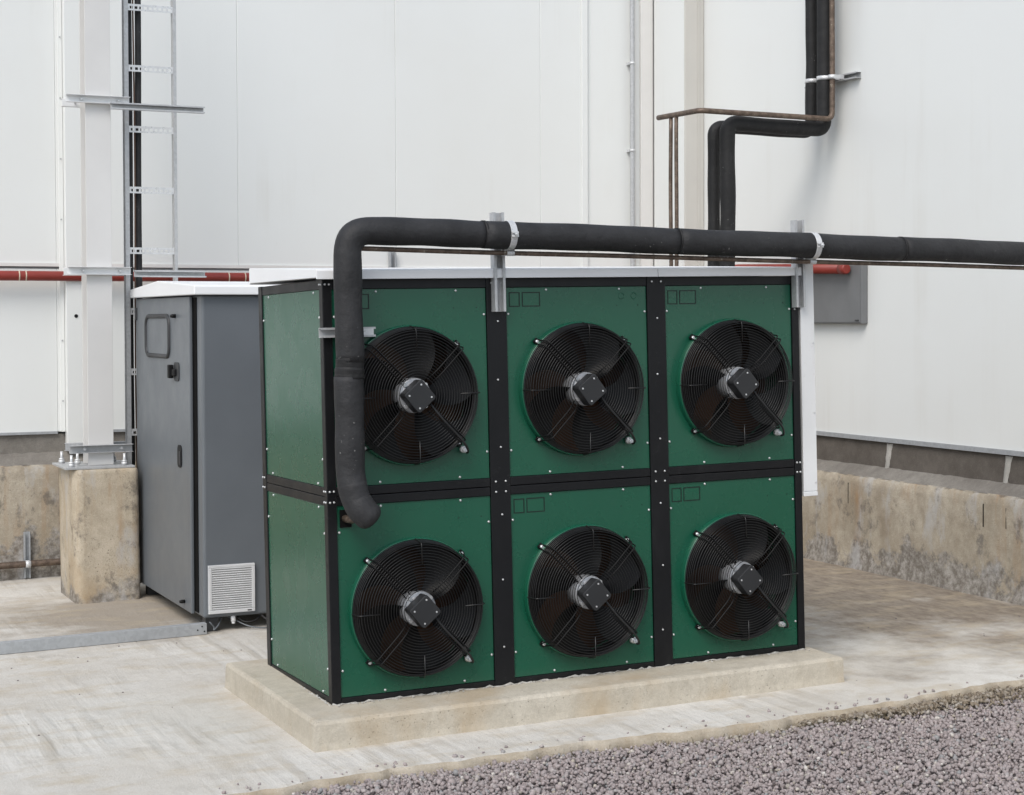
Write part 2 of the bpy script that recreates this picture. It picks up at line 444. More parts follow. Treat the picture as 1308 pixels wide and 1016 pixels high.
# stones
def stones(name, m, n, xr, yfun, zfun, smin, smax, label=None, cat=None, flat=.72):
    bm = bmesh.new(); bmesh.ops.create_icosphere(bm, subdivisions=1, radius=1)
    iv = np.array([p.co[:] for p in bm.verts]); fi = np.array([[q.index for q in p.verts] for p in bm.faces]); bm.free()
    x = rng.uniform(*xr, n); y = yfun(x); s = rng.uniform(smin, smax, n) * rng.choice([1, 1, 1, 1.35], n)
    V = np.repeat(iv[None], n, 0) * rng.uniform(.72, 1.28, (n, len(iv), 1))
    V *= np.stack([rng.uniform(.75, 1.3, n), rng.uniform(.75, 1.3, n), rng.uniform(.6, 1.0, n) * flat / .72], 1)[:, None, :]
    q = rng.normal(size=(n, 4)); q /= np.linalg.norm(q, axis=1)[:, None]
    a, b, c, d = q.T
    Rm = np.stack([np.stack([1 - 2 * (c * c + d * d), 2 * (b * c - a * d), 2 * (b * d + a * c)], -1),
                   np.stack([2 * (b * c + a * d), 1 - 2 * (b * b + d * d), 2 * (c * d - a * b)], -1),
                   np.stack([2 * (b * d - a * c), 2 * (c * d + a * b), 1 - 2 * (b * b + c * c)], -1)], 1)
    V = np.einsum('nij,nvj->nvi', Rm, V) * s[:, None, None]
    V += np.stack([x, y, zfun(x, y, n)], 1)[:, None, :]
    F = (fi[None] + (np.arange(n) * len(iv))[:, None, None]).reshape(-1, 3)
    me = bpy.data.meshes.new(name); me.vertices.add(n * len(iv)); me.vertices.foreach_set('co', V.reshape(-1).astype(np.float32))
    me.loops.add(len(F) * 3); me.loops.foreach_set('vertex_index', F.reshape(-1).astype(np.int32))
    me.polygons.add(len(F)); me.polygons.foreach_set('loop_start', np.arange(0, len(F) * 3, 3, dtype=np.int32))
    me.polygons.foreach_set('loop_total', np.full(len(F), 3, dtype=np.int32)); me.update(calc_edges=True); me.materials.append(M[m])
    o = bpy.data.objects.new(name, me); C.objects.link(o); o['kind'] = 'stuff'
    if label: tag(o, label, cat)
    return o
EY = np.vectorize(edge_y)
stones('gravel', 'stone', 82000, (-2.2, 4.6), lambda x: EY(x) - .03 - 2.15 * rng.random(len(x)) ** 1.15,
       lambda x, y, n: GS * x - .055 + .026 * np.clip((1.2 - x) / 1.3, 0, 1) + rng.uniform(-.010, .016, n) + .006 * np.sin(2.3 * x + 1.1 * y) , .0048, .0104,
       'loose purple grey crushed stone in front of the slab', 'gravel')
# dry litter and crumbled concrete along the right half of the slab edge
def lit_y(x): return EY(x) - .015 - np.abs(rng.normal(0, .085, len(x))) * np.clip((x - 2.1) / .9, .03, 1.15)
stones('dry_litter', 'litter', 4800, (1.9, 4.6), lit_y, lambda x, y, n: GS * x - .041 + rng.uniform(-.010, .016, n), .003, .0125,
       'brown dry soil and leaf litter banked against the slab edge', 'litter', .34)
stones('stray_stones', 'stone', 90, (-.7, 4.3), lambda x: EY(x) + .022 + np.abs(rng.normal(0, .04, len(x))), lambda x, y, n: GS * x + .003 + rng.uniform(-.003, .002, n), .003, .0085,
       'purple grey stones strayed on to the slab edge', 'stray stones')
stones('edge_rubble', 'rubble', 260, (-.6, 4.2), lambda x: EY(x) - .01 - np.abs(rng.normal(0, .05, len(x))), lambda x, y, n: GS * x - .041 + rng.uniform(-.01, .012, n), .004, .013,
       'pale concrete crumbs scattered along the slab edge', 'rubble')
mb = MB()
for i in range(420):
    x = random.uniform(.2, 3.6) if random.random() < .35 else random.gauss(2.7, .45)
    y = edge_y(x) - abs(random.gauss(.02, .05)); z = gz(x) - .046
    a = random.uniform(0, 6.28); L = random.uniform(.02, .06); h = random.uniform(.0, .03)
    mb.tube([(x, y, z), (x + .5 * L * math.cos(a), y + .5 * L * math.sin(a), z + h), (x + L * math.cos(a + .4), y + L * math.sin(a + .4), z + h * .6)], [.0011, .0009, .0004], 3, False)
tag(stuff(mb.build('dry_grass', 'twig')), 'dry grass stalks and twigs along the slab edge', 'dry grass')
# small debris on the slab
mb = MB()
for i in range(70):
    x = random.uniform(-1.2, 4.4); y = random.uniform(-.55, 3.0)
    if -.2 < x < 2.5 and -.3 < y < 1: continue
    s = random.uniform(.0015, .0045); z = gz(x) + s * .5
    mb.box(-s, s, -s * .7, s * .7, -s * .5, s * .5, Matrix.Translation((x, y, z)) @ Matrix.Rotation(random.uniform(0, 3), 4, 'Z') @ Matrix.Rotation(random.uniform(-.4, .4), 4, 'X'))
tag(stuff(mb.build('grit', 'soil')), 'dark grit scattered over the concrete slab', 'grit')

# ================================================================= WALLS
TOPZ = 5.25
YB, XR = 5.18, 4.73
# back wall
bw = thing('wall', 'white panelled wall with vertical joints behind the green unit', 'wall', (0, YB, 0))
cuts = [-8.62, -7.4, -6.18, -4.96, -3.74, -2.52, -1.36, -.205, 1.093, 2.322, 3.542, 4.72]
for a, b in zip(cuts[:-1], cuts[1:]):
    MB().box(a + .0012, b - .0012, 0, .08, 2.15, TOPZ).build('wall_panel', 'wall', bw, .003, 1)
    MB().box(a + .0012, b - .0012, 0, .08, .985, 2.118).build('wall_panel', 'wall', bw, .003, 1)
MB().box(cuts[0], 4.72, .012, .078, 2.119, 2.149).build('seam_strip', 'seam', bw)
MB().box(cuts[0], 4.72, -.012, .006, 2.134, 2.158).build('seam_ledge', 'trim', bw)
MB().box(cuts[0], 4.72, .082, .20, .60, TOPZ).build('backing', 'seam', bw)
MB().box(cuts[0], 4.71, .005, .0775, 1.0, 2.116).build('panel_core', 'wall', bw)
MB().box(cuts[0], 4.71, .005, .0775, 2.153, TOPZ - .01).build('panel_core', 'wall', bw)
MB().box(cuts[0], -.21, -.014, .0, .972, .99).build('drip_trim', 'galv_dark', bw)
MB().box(-.004, 4.72, -.014, .0, .972, .99).build('drip_trim', 'galv_dark', bw)
MB().box(3.902, 3.954, -.022, -.001, .99, TOPZ).build('joint_cover', 'wall', bw, .003)
MB().box(4.435, 4.548, -.03, -.001, .99, TOPZ).build('joint_cover', 'trim', bw, .004)
mb = MB().box(-.190, -.158, -.02, -.001, .985, TOPZ)
mb.build('joint_cover', 'wall', bw, .003)
mb = MB()
for z in np.arange(1.2, 5.4, .42): mb.tube([(-.174, -.021, z), (-.174, -.026, z)], .006, 8)
stuff(mb.build('rivet', 'galv', bw))
# boxed white trim beside the column
ct = MB().box(-.1565, -.008, -.082, -.001, .853, TOPZ).build('corner_trim', 'wall', bw, .004)
MB().tube([(-.09, -.0826, 1.79), (-.09, -.0850, 1.79)], .013, 14).build('hole_plug', 'black_plastic', ct)
# side wall
sw = thing('wall', 'white smooth wall on the right carrying the black insulated pipes', 'wall', (XR, 0, 0))
for a, b in ((-6.0, -3.2), (-3.198, -.4), (-.398, 5.26)):
    MB().box(0, .08, a, b, .955, TOPZ).build('wall_panel', 'wall', sw, .003, 1)
MB().box(.082, .20, -6.0, 5.26, .60, TOPZ).build('backing', 'seam', sw)
MB().box(-.014, .0, -6.0, 5.17, .928, .957).build('drip_trim', 'galv_dark', sw)
# boxed corner post
cp = thing('corner_post', 'boxed beige cladding post filling the corner of the two walls', 'post', (4.55, 4.66, .9))
MB().box(0, .176, 0, .48, 0, TOPZ - .9).build('post_casing', 'beige', cp, .006)
MB().box(-.004, -.0005, .008, .47, .08, TOPZ - .92).build('side_cover', 'wall', cp)
MB().box(.118, .132, -.008, -.001, 0, TOPZ - .9).build('joint_strip', 'beige', cp)
# plinths
def plinth_bm(n, prof_fn, along, a0, a1):
    mb = MB(); v = []; f = []
    k = None
    for i in range(n + 1):
        t = a0 + (a1 - a0) * i / n
        pr = prof_fn(t); k = len(pr)
        for (d, z) in pr: v.append((t, d, z) if along == 0 else (d, t, z))
    for i in range(n):
        for j in range(k - 1):
            a = i * k + j; f.append((a, a + 1, a + k + 1, a + k))
    return mb.add(v, f, True)
def jit(s): return random.uniform(-s, s)
pb = thing('plinth', 'stained concrete plinth under the back wall panels at left', 'plinth', (0, 0, 0))
plinth_bm(260, lambda x: [(YB + .075, .865 + jit(.004)), (YB + .02, .85 + jit(.006)), (YB - .05, .80 + jit(.006)), (YB - .118, .765 + jit(.006))], 0, -8.6, 4.73).build('mortar_ledge', 'ledge', pb)
plinth_bm(260, lambda x: [(YB - .113, .770), (YB - .128, .752 + jit(.006)), (YB - .134 + jit(.003), .70), (YB - .133 + jit(.003), .45), (YB - .135 + jit(.003), .2), (YB - .137, -.2)], 0, -8.6, 4.60).build('footing', 'plinth', pb)
for a, b in ((-8.6, -7.3), (-7.28, -5.98), (-5.96, -4.66), (-4.64, -3.34), (-3.32, -2.02), (-2.0, -.7), (-.68, .62), (.64, 1.94), (1.96, 3.26), (3.28, 4.72)):
    MB().box(a, b, YB + .012, YB + .074, .78, .971).build('block', 'ledge' if b < .7 else 'block', pb, .004)
ps = thing('plinth', 'stained concrete plinth under the right wall with dark block course', 'plinth', (0, 0, 0))
plinth_bm(240, lambda y: [(XR + .05, .770 + jit(.002)), (XR + .0, .752 + jit(.003)), (XR - .06, .715 + jit(.004)), (XR - .112, .690 + jit(.004))], 1, -6.0, 5.18).build('mortar_ledge', 'ledge', ps)
plinth_bm(300, lambda y: [(XR - .106, .695), (XR - .124, .676 + jit(.006)), (XR - .132 + jit(.003), .63), (XR - .131 + jit(.004), .42), (XR - .132 + jit(.004), .25), (XR - .136 + jit(.005), .12), (XR - .15 + jit(.008), .075), (XR - .16, -.2)], 1, -6.0, 5.17).build('footing', 'plinth', ps)
ycut = [5.1, 3.47, 2.35, 1.20, .05, -1.1, -2.25, -3.4, -4.55, -5.7]
for a, b in zip(ycut[1:], ycut[:-1]):
    MB().box(XR + .010, XR + .080, a + .014, b - .014, .725, .927).build('block', 'block', ps, .004)
for y in ycut[1:-1]:
    mb = MB(); pr = []
    vs = []; fs = []
    for i in range(9):
        z = .725 + .195 * i / 8; w1 = .020 + jit(.006) + .012 * (i / 8) ** 2
        off = -.02 + .04 * i / 8
        for yy, xx in ((y - w1 - off, XR + .012), (y - w1 * .5 - off, XR + .002 + jit(.002)), (y + w1 * .6 - off, XR + .001 + jit(.002)), (y + w1 - off, XR + .012)): vs.append((xx, yy, z))
    for i in range(8):
        for j in range(3):
            a = i * 4 + j; fs.append((a, a + 1, a + 5, a + 4))
    mb.add(vs, fs, True).build('mortar_joint', 'mortar', ps)
# dark drip marks: short open cracks in the right plinth
for y, z0, z1 in ((1.247, .49, .63), (1.045, .50, .625), (2.60, .50, .64)):
    MB().box(XR - .1345, XR - .130, y - .0022, y + .0022, z0, z1).build('crack', 'dark', ps)

# ================================================================= CONCRETE PAD AND GREEN UNIT
pad = MB(); v = []; f = []
def padpt(x, y): return gz(x) + .121
px0, px1, py0, py1 = -.159, 2.47, -.248, 1.10
cr = []
def sub(a, b, n): return [a + (b - a) * i / n for i in range(n)]
for x in sub(px0, px1, 90): cr.append((x, py0))
for y in sub(py0, py1, 40): cr.append((px1, y))
for x in sub(px1, px0, 60): cr.append((x, py1))
for y in sub(py1, py0, 40): cr.append((px0, y))
cx, cy_ = (px0 + px1) / 2, (py0 + py1) / 2
def inset(p, d): return (cx + (p[0] - cx) * (1 - d / 1.3145), cy_ + (p[1] - cy_) * (1 - d / .674))
levels = [(-.004, -.01), (0, .03), (.0, .075), (.001, .106), (.007, .118), (.018, .1215), (.07, .1215)]
n = len(cr)
for li, (d, z) in enumerate(levels):
    for p in cr:
        q = inset(p, d + (jit(.0008) + .0015 * math.sin(9 * p[0] + 7 * p[1]) if li < 6 else 0)); v.append((q[0], q[1], gz(q[0]) + z + (jit(.0006) if 0 < li < 5 else 0)))
for li in range(len(levels) - 1):
    for i in range(n): f.append((li * n + i, li * n + (i + 1) % n, (li + 1) * n + (i + 1) % n, (li + 1) * n + i))
f.append(tuple((len(levels) - 1) * n + i for i in range(n)))
tag(pad.add(v, f, False).build('concrete_pad', 'pad'), 'low rough concrete pad under the green fan unit', 'concrete pad')

unit = thing('condenser_unit', 'large green cooling unit with black frame and six fans', 'cooling unit', (0, 0, .1235))
Mu = Matrix(((0.99987804, 0.00709817, -0.01391107), (-0.00686542, 0.99983683, 0.01670839), (0.0140274, -0.01661085, 0.99976363)))
unit.rotation_euler = Mu.to_euler()
UM = Matrix.Translation((0, 0, .1235)) @ Mu.to_4x4()
def fix(o):                                                  # stand a thing on the unit's own slightly tilted axes
    o.location = UM @ Vector(o.location); o.rotation_euler = Mu.to_euler(); return o
W, D, H = 2.412, .957, 1.812
posts = [(0, .042), (.762, .858), (1.576, 1.672), (2.374, W)]
Z1, Z2, Z3, Z4 = .0, .024, .846, .924
ZM, ZT, ZTT = .885, 1.770, H
# posts
for i, (a, b) in enumerate(posts):
    if i in (0, 3):
        MB().box(a, b, 0, .046, 0, H).build('post', 'black_frame', unit, .003)
        MB().box(a, b, D - .056, D, 0, H).build('post', 'black_frame', unit, .003)
    else:
        MB().box(a, b, 0, .045, 0, H).build('post', 'black_frame', unit, .002)
# rails front, between posts
for (a0, a), (b, b1) in zip(posts[:-1], posts[1:]):
    MB().box(a + .001, b - .001, .003, .045, ZT, H - .001).build('rail', 'black_frame', unit, .0015)
    MB().box(a + .001, b - .001, .003, .045, ZM + .0015, Z4).build('rail', 'black_frame', unit, .0025)
    MB().box(a + .001, b - .001, .003, .045, Z3, ZM - .0015).build('rail', 'black_frame', unit, .0025)
    MB().box(a + .001, b - .001, .003, .045, .0, Z2).build('rail', 'black_frame', unit, .0015)
for (x0, x1) in ((.003, .04), (W - .04, W - .003)):
    for z0, z1 in ((ZT, H - .001), (ZM + .0015, Z4), (Z3, ZM - .0015), (0, Z2)):
        MB().box(x0, x1, .047, D - .057, z0, z1).build('rail', 'black_frame', unit, .002)
for z0, z1 in ((ZT, H - .001), (Z3, Z4), (0, Z2)):
    MB().box(.043, W - .043, D - .05, D - .004, z0, z1).build('rail', 'black_frame', unit, .002)
# side panels
for (x0, x1) in ((.006, .022), (W - .022, W - .006)):
    for z0, z1 in ((Z2, Z3), (Z4, ZT)):
        MB().box(x0, x1, .047, D - .057, z0 + .001, z1 - .001).build('panel', 'green', unit, .0015)
# back: dark finned coil and floor / ceiling
for z0, z1 in ((Z2, ZM - .012), (ZM + .012, ZT)):
    for x0, x1 in ((.045, .798), (.822, 1.612), (1.636, W - .045)): MB().box(x0, x1, .24, .32, z0, z1).build('coil', 'coil', unit)
MB().box(.043, W - .043, .05, D - .06, ZT + .002, H - .004).build('ceiling_plate', 'dark', unit)
MB().box(.043, W - .043, .05, D - .06, .003, Z2 - .003).build('floor_plate', 'dark', unit)
MB().box(.043, W - .043, .05, D - .15, ZM - .01, ZM + .01).build('divider_plate', 'dark', unit)
for x in (.81, 1.624): MB().box(x - .01, x + .01, .05, D - .15, .03, H - .01).build('divider_plate', 'dark', unit)
# front panels with round openings
FC = [.390, 1.219, 2.030]; FZ = [.384, 1.306]; RO = .298
bays = [(posts[i][1] + .001, posts[i + 1][0] - .001) for i in range(3)]
def fan_panel(x0, x1, z0, z1, cx, cz, r, y0=.010, y1=.024, n=64):
    mb = MB(); v = []; f = []
    for y in (y0, y1):
        for i in range(n):
            a = 2 * PI * (i + .5) / n; v.append((cx + r * math.cos(a), y, cz + r * math.sin(a)))
        for i in range(n):
            a = 2 * PI * (i + .5) / n; ca, sa = math.cos(a), math.sin(a)
            t = min(((x1 - cx) if ca > 0 else (x0 - cx)) / ca, ((z1 - cz) if sa > 0 else (z0 - cz)) / sa)
            v.append((cx + t * ca, y, cz + t * sa))
    # snap nearest outer points on to the corners
    for (X, Z) in ((x0, z0), (x0, z1), (x1, z0), (x1, z1)):
        for o in (n, 3 * n):
            k = min(range(o, o + n), key=lambda q: (v[q][0] - X) ** 2 + (v[q][2] - Z) ** 2); v[k] = (X, v[k][1], Z)
    for i in range(n):
        j = (i + 1) % n
        f += [(i, j, n + j, n + i), (2 * n + i, 3 * n + i, 3 * n + j, 2 * n + j), (n + i, n + j, 3 * n + j, 3 * n + i), (i, 2 * n + i, 2 * n + j, j)]
    return mb.add(v, f, False)
bolt_me = MB().tube([(0, 0, 0), (0, -.0035, 0), (0, -.0055, 0)], [.0062, .006, .0028], 8).mesh('bolt', 'bolt')
boltmb = MB()
def bolt(x, z, y=.010, r=.0058):
    boltmb.tube([(x, y + .001, z), (x, y - .0035, z), (x, y - .0055, z)], [r, r * .95, r * .5], 7)
def sbolt(y, z, x=.006, r=.0058):
    boltmb.tube([(x + .001, y, z), (x - .0035, y, z), (x - .0055, y, z)], [r, r * .95, r * .5], 7)
def frame2d(mb, x0, x1, z0, z1, t, y0, y1):
    mb.box(x0, x1, y0, y1, z0, z0 + t).box(x0, x1, y0, y1, z1 - t, z1).box(x0, x0 + t, y0, y1, z0 + t, z1 - t).box(x1 - t, x1, y0, y1, z0 + t, z1 - t)
for ri, (z0, z1) in enumerate(((Z2, Z3), (Z4, ZT))):
    for ci, (x0, x1) in enumerate(bays):
        pn = fan_panel(x0, x1, z0 + .001, z1 - .001, FC[ci], FZ[ri], RO).build('panel', 'green', unit, .001, 1)
        if not (ri == 0 and ci == 0):
            for (a, b) in ((.016, .069), (.080, .170)):
                m2 = MB(); frame2d(m2, x0 + a, x0 + b, z1 - .087, z1 - .022, .0042, .0085, .0102)
                m2.build('knockout', 'stamp', pn)
        m3 = MB()
        for dx in (.13, .065):                                       # faint pressed rings and pilot holes at the top right
            m3.ring((x1 - dx, .0095, z1 - .045), .014, .0016, n=20, m=4)
        if ri == 1 and ci == 1: m3.build('pressed_ring', 'green', pn)
        m4 = MB()
        for dx in (.155, .045): m4.tube([(x1 - dx, .0105, z1 - .088), (x1 - dx, .0088, z1 - .088)], .0028, 6)
        m4.build('pilot_hole', 'stamp', pn)
        for t in (.28, .80): bolt(x0 + (x1 - x0) * t, z1 - .012); bolt(x0 + (x1 - x0) * t, z0 + .013)
        for t in (.14, .86): bolt(x0 + .010, z0 + (z1 - z0) * t); bolt(x1 - .010, z0 + (z1 - z0) * t)
for i, (a, b) in enumerate(posts):
    mid = (a + b) / 2; w2 = .024 if i in (1, 2) else .009
    for z in (.862, .908, H - .022):
        for s in (-1, 1): bolt(mid + s * w2, z, -.0005, .0052)
    if i in (1, 2):
        for z in (.17, .47, .76, 1.06, 1.36, 1.62): bolt(mid + jit(.004), z, -.0005, .005)
    elif i == 3: bolt(mid - .005, 1.65, 0, .005)
for z0, z1 in ((Z2, Z3), (Z4, ZT)):
    for y in (.13, .80): sbolt(y, z0 + .012); sbolt(y, z1 - .012)
    for z in (z0 + .12, z1 - .12): sbolt(.06, z); sbolt(D - .07, z)
for y in (.012, .034, D - .04, D - .012):
    for z in (.862, .908): sbolt(y, z, -.0005, .0052)
for y in (.012, .034): sbolt(y, H - .022, -.0005, .0052)
stuff(boltmb.build('bolt', 'bolt', unit))
# roof: three white cap sections, eaves fascia and a shallow ridge
rx = [-.034, .80, 1.62, W + .004]
for a, b in zip(rx[:-1], rx[1:]):
    pr = [(-.030, H - .001), (-.030, H + .036), (-.025, H + .041), (D + .020, H + .090), (D + .030, H + .086), (D + .030, H + .012), (D + .022, H + .012), (D + .022, H + .018), (-.022, H + .006), (-.022, H - .001)]
    MB().prism(pr, 0, a + .0012, b - .0012).build('roof_cap', 'white_paint', unit, .0015, 1)
# pale mortar bead squeezed out along the base
mb = MB()
pts = [Vector((.0 + t * W, -.006 + jit(.006), .000 + jit(.004) )) for t in np.linspace(0, 1, 120)]
mb.tube(pts, [max(.0015, random.gauss(.0035, .0025)) for _ in pts], 5)
pts = [Vector((-.006 + jit(.005), t * .95, jit(.004))) for t in np.linspace(0, 1, 50)]
mb.tube(pts, [max(.002, random.gauss(.004, .002)) for _ in pts], 5)
for i in range(60):
    x = random.uniform(0, W); s = random.uniform(.002, .005)
    mb.box(-s, s, -s, s, -s * .6, s * .6, Matrix.Translation((x, -.012 - abs(random.gauss(0, .012)), s * .3)) @ Matrix.Rotation(random.uniform(0, 3), 4, 'Z') @ Matrix.Rotation(random.uniform(-.6, .6), 4, 'Y'))
stuff(mb.build('mortar_bead', 'mortar', unit))
# open pipe hole in the lower left panel
MB().box(.056, .108, .004, .0095, .752, .828).build('pipe_hole', 'dark', unit)

# ---- the fan: every mesh made once, shared by the six
collar = MB().lathe([(.2955, .10), (.2955, .0), (.297, -.022), (.300, -.026), (.304, -.022), (.3055, .0), (.3055, .011)], 72).mesh('fan', 'green')
g = MB()
YF = -.090
for i in range(16): g.ring((0, YF, 0), .086 + .01215 * i, .0018, n=56, m=4)
for R, y in ((.2795, YF + .005), (.2865, YF + .016), (.2893, YF + .029), (.291, YF + .042), (.2922, YF + .055)): g.ring((0, y, 0), R, .0021, n=56, m=4)
g.ring((0, -.022, 0), .2945, .004, n=56, m=5)
guard = g.mesh('guard', 'guard')
skirt = MB().lathe([(.287, .06), (.287, -.012), (.2895, -.020), (.2945, -.021), (.2945, -.012)], 72).mesh('venturi', 'black_plastic')
spoke = MB().tube(bez([(.196, YF - .003, 0), (.290, YF - .003, 0), (.301, -.020, 0), (.303, -.004, 0)], .018, 5), .0027, 6).mesh('spoke', 'guard')
st = MB()
for s in (-.0125, .0125):
    st.tube(bez([(.318, -.004, s * .6), (.304, -.03, s), (.296, YF - .004, s), (.135, YF - .006, s), (.085, YF + .018, s)], [.015, .02, .03], 5), .0031, 7)
st.box(.296, .322, -.007, .004, -.012, .012)
strut_me = st.mesh('strut', 'black_plastic')
foot = MB().tube([(.308, -.006, 0), (.308, -.014, 0), (.308, -.017, 0)], [.0105, .0098, .005], 8).mesh('foot_bolt', 'bolt')
hubm = MB().lathe([(.0, -.062), (.052, -.062), (.056, -.059), (.056, -.055), (.066, -.054), (.0735, -.052), (.0765, -.047), (.0765, -.01), (.07, .05), (.0, .05)], 40).mesh('motor', 'alu')
lug = MB().tube([(.066, -.05, 0), (.066, -.066, 0)], .0085, 8)
lug_me = lug.mesh('motor_lug', 'bolt')
jb = MB()
hh = .054
prof = []
for (sx, sz) in ((1, 1), (-1, 1), (-1, -1), (1, -1)):
    a0 = {(1, 1): 0, (-1, 1): 90, (-1, -1): 180, (1, -1): 270}[(sx, sz)]
    for k in range(5):
        a = math.radians(a0 + 90 * k / 4); prof.append((sx * (hh - .013) + .013 * math.cos(a), sz * (hh - .013) + .013 * math.sin(a)))
jb.prism(prof, 1, -.128, -.062)
jbox_me = jb.mesh('junction_box', 'jbox')
jl = MB()
for q in ((.036, .036), (-.036, .036), (-.036, -.036), (.036, -.036)): jl.tube([(q[0], -.1275, q[1]), (q[0], -.1305, q[1])], .0042, 7)
screw_me = jl.mesh('box_screw', 'bolt')
bl = MB(); v = []; f = []
na, nr = 9, 8
for j in range(nr):
    r = .070 + (.281 - .070) * j / (nr - 1); tr = j / (nr - 1)
    wid = math.radians(38 + 14 * tr); lead = math.radians(-10 + 26 * tr * tr)
    for i in range(na):
        t = i / (na - 1); a = lead + wid * (t - .5)
        y = -.012 + .070 * (t - .5) * (1 - .45 * tr) + .012 * math.sin(PI * t)
        v.append((r * math.cos(a), y, r * math.sin(a)))
for j in range(nr - 1):
    for i in range(na - 1):
        a = j * na + i; f.append((a, a + 1, a + na + 1, a + na))
blade_me = bl.add(v, f, True).mesh('blade', 'blade')
ca45 = math.radians(-45)
cab_pts = bez([(.050, -.088, -.030), (.085, YF - .010, -.078), (.150, YF - .014, -.150), (.205, YF - .012, -.212), (.240, -.072, -.252), (.252, -.022, -.262), (.243, -.012, -.248)], .03, 5)
cable_me = MB().tube(wob(cab_pts, .0012, 30, 4), .0052, 8).mesh('motor_cable', 'cable')
gland_me = MB().tube([(.240, .004, -.246), (.240, -.012, -.246), (.243, -.013, -.248), (.243, -.026, -.250), (.243, -.030, -.250)], [.0155, .0155, .012, .0115, .007], 10).mesh('cable_gland', 'zinc')
k_ = 0
blade_turn = [[20, 51, 5], [62, 14, 38]]
for ri, fz in enumerate(FZ):
    for ci, fx in enumerate(FC):
        fan = link('fan', collar, unit, loc=(fx, 0, fz))
        link('guard', guard, fan); link('venturi', skirt, fan)
        tilt = random.uniform(-.03, .03)
        for q in range(4):
            s_ = link('spoke', spoke, fan); s_.rotation_euler = (0, q * PI / 2 + tilt * .5, 0)
            s_ = link('strut', strut_me, fan); s_.rotation_euler = (0, PI / 4 + q * PI / 2, 0)
            s_ = link('motor_lug', lug_me, fan); s_.rotation_euler = (0, PI / 4 + q * PI / 2, 0)
            if q != 0:
                s_ = link('foot_bolt', foot, fan); s_.rotation_euler = (0, PI / 4 + q * PI / 2, 0)
            else:
                s_ = link('foot_bolt', foot, fan); s_.rotation_euler = (0, PI / 4 + q * PI / 2, 0)
        link('motor', hubm, fan)
        j_ = link('junction_box', jbox_me, fan, .004); j_.rotation_euler = (0, math.radians(45 + 6) + tilt, 0); j_.location = (-.004, 0, -.002)
        j_ = link('box_screw', screw_me, fan); j_.rotation_euler = (0, math.radians(45 + 6) + tilt, 0); j_.location = (-.004, 0, -.002)
        for b_ in range(5):
            o_ = link('blade', blade_me, fan); o_.rotation_euler = (0, math.radians(blade_turn[ri][ci] + 72 * b_), 0)
        link('motor_cable', cable_me, fan); link('cable_gland', gland_me, fan)

# ================================================================= PIPES IN FRONT OF THE UNIT
ip = thing('insulated_pipe', 'thick black insulated pipe bending down in front of the green unit', 'pipe', (0, 0, 0)); fix(ip)
YP = -.135
def seamed(parts, r, mat, parent, n=22):
    pass
top = lambda x: 2.0105 - (x - .2) * .0283
vert = [(.062, YP, 1.40), (.060, YP, 1.15), (.060, YP - .002, .99), (.068, YP - .018, .90), (.088, YP - .038, .845), (.113, YP - .046, .818)]
r0 = .059
el = bez([(.0695, YP, 1.46), (.0695, YP, 2.013), (.69, YP, top(.69))], .105, 12)
pts = wob(dense(el, .03), .0015, 14, 1)
MB().tube(pts, [.0595 + .0012 * math.sin(i * .7) for i in range(len(pts))], 26).build('sleeve', 'rubber', ip)
low = wob(dense(bez(vert, [.06, .06, .06, .06], 8), .02), .0012, 14, 2)
lr = [.0620 + .001 * math.sin(i * .5) for i in range(len(low))]
dl = (low[-1] - low[-2]).normalized(); e0 = low[-1]
for k in range(1, 9):
    a_ = PI / 2 * k / 8
    low.append(e0 + dl * .045 * math.sin(a_)); lr.append(max(.003, .0615 * math.cos(a_) ** .75))
MB().tube(low, lr, 26).build('sleeve', 'rubber', ip)
MB().tube(bez([(.080, .012, .790), (.082, -.10, .792), (.10, -.165, .83)], .05, 5), .0165, 12).build('copper_stub', 'copper', ip)
jp = dense([(.0660, YP, 1.392), (.0690, YP, 1.475)], .005)
MB().tube(wob(jp, .0006, 90, 9), [.0622 + .0018 * random.random() - (.0030 if i > 7 else 0) for i in range(len(jp))], 26).build('joint_tape', 'rubber2', ip)
segs = [.691, 1.66, 2.92, 4.05]
for i, (a, b) in enumerate(zip(segs[:-1], segs[1:])):
    pp = wob(dense([(a, YP, top(a)), (b, YP, top(b))], .05), .0018, 8, 20 + i)
    MB().tube(pp, [.0600 - .0006 * i + .001 * math.sin(k * .9 + i) for k in range(len(pp))], 26).build('sleeve', 'rubber', ip)
for x in segs[:-1]:
    MB().tube([(x - .006, YP, top(x - .006)), (x + .006, YP, top(x + .006))], .0608, 26).build('joint_tape', 'rubber2', ip)
# slim copper line beneath it
tc = lambda x: 1.9355 - (x - .14) * .0272
MB_c = MB().tube(wob(dense([(.06, YP + .02, tc(.06)), (4.05, YP + .02, tc(4.05))], .08), .001, 5, 3), .0105, 12)
tag(fix(MB_c.build('copper_pipe', 'copper')), 'thin brown copper pipe running just below the thick insulated pipe', 'pipe')
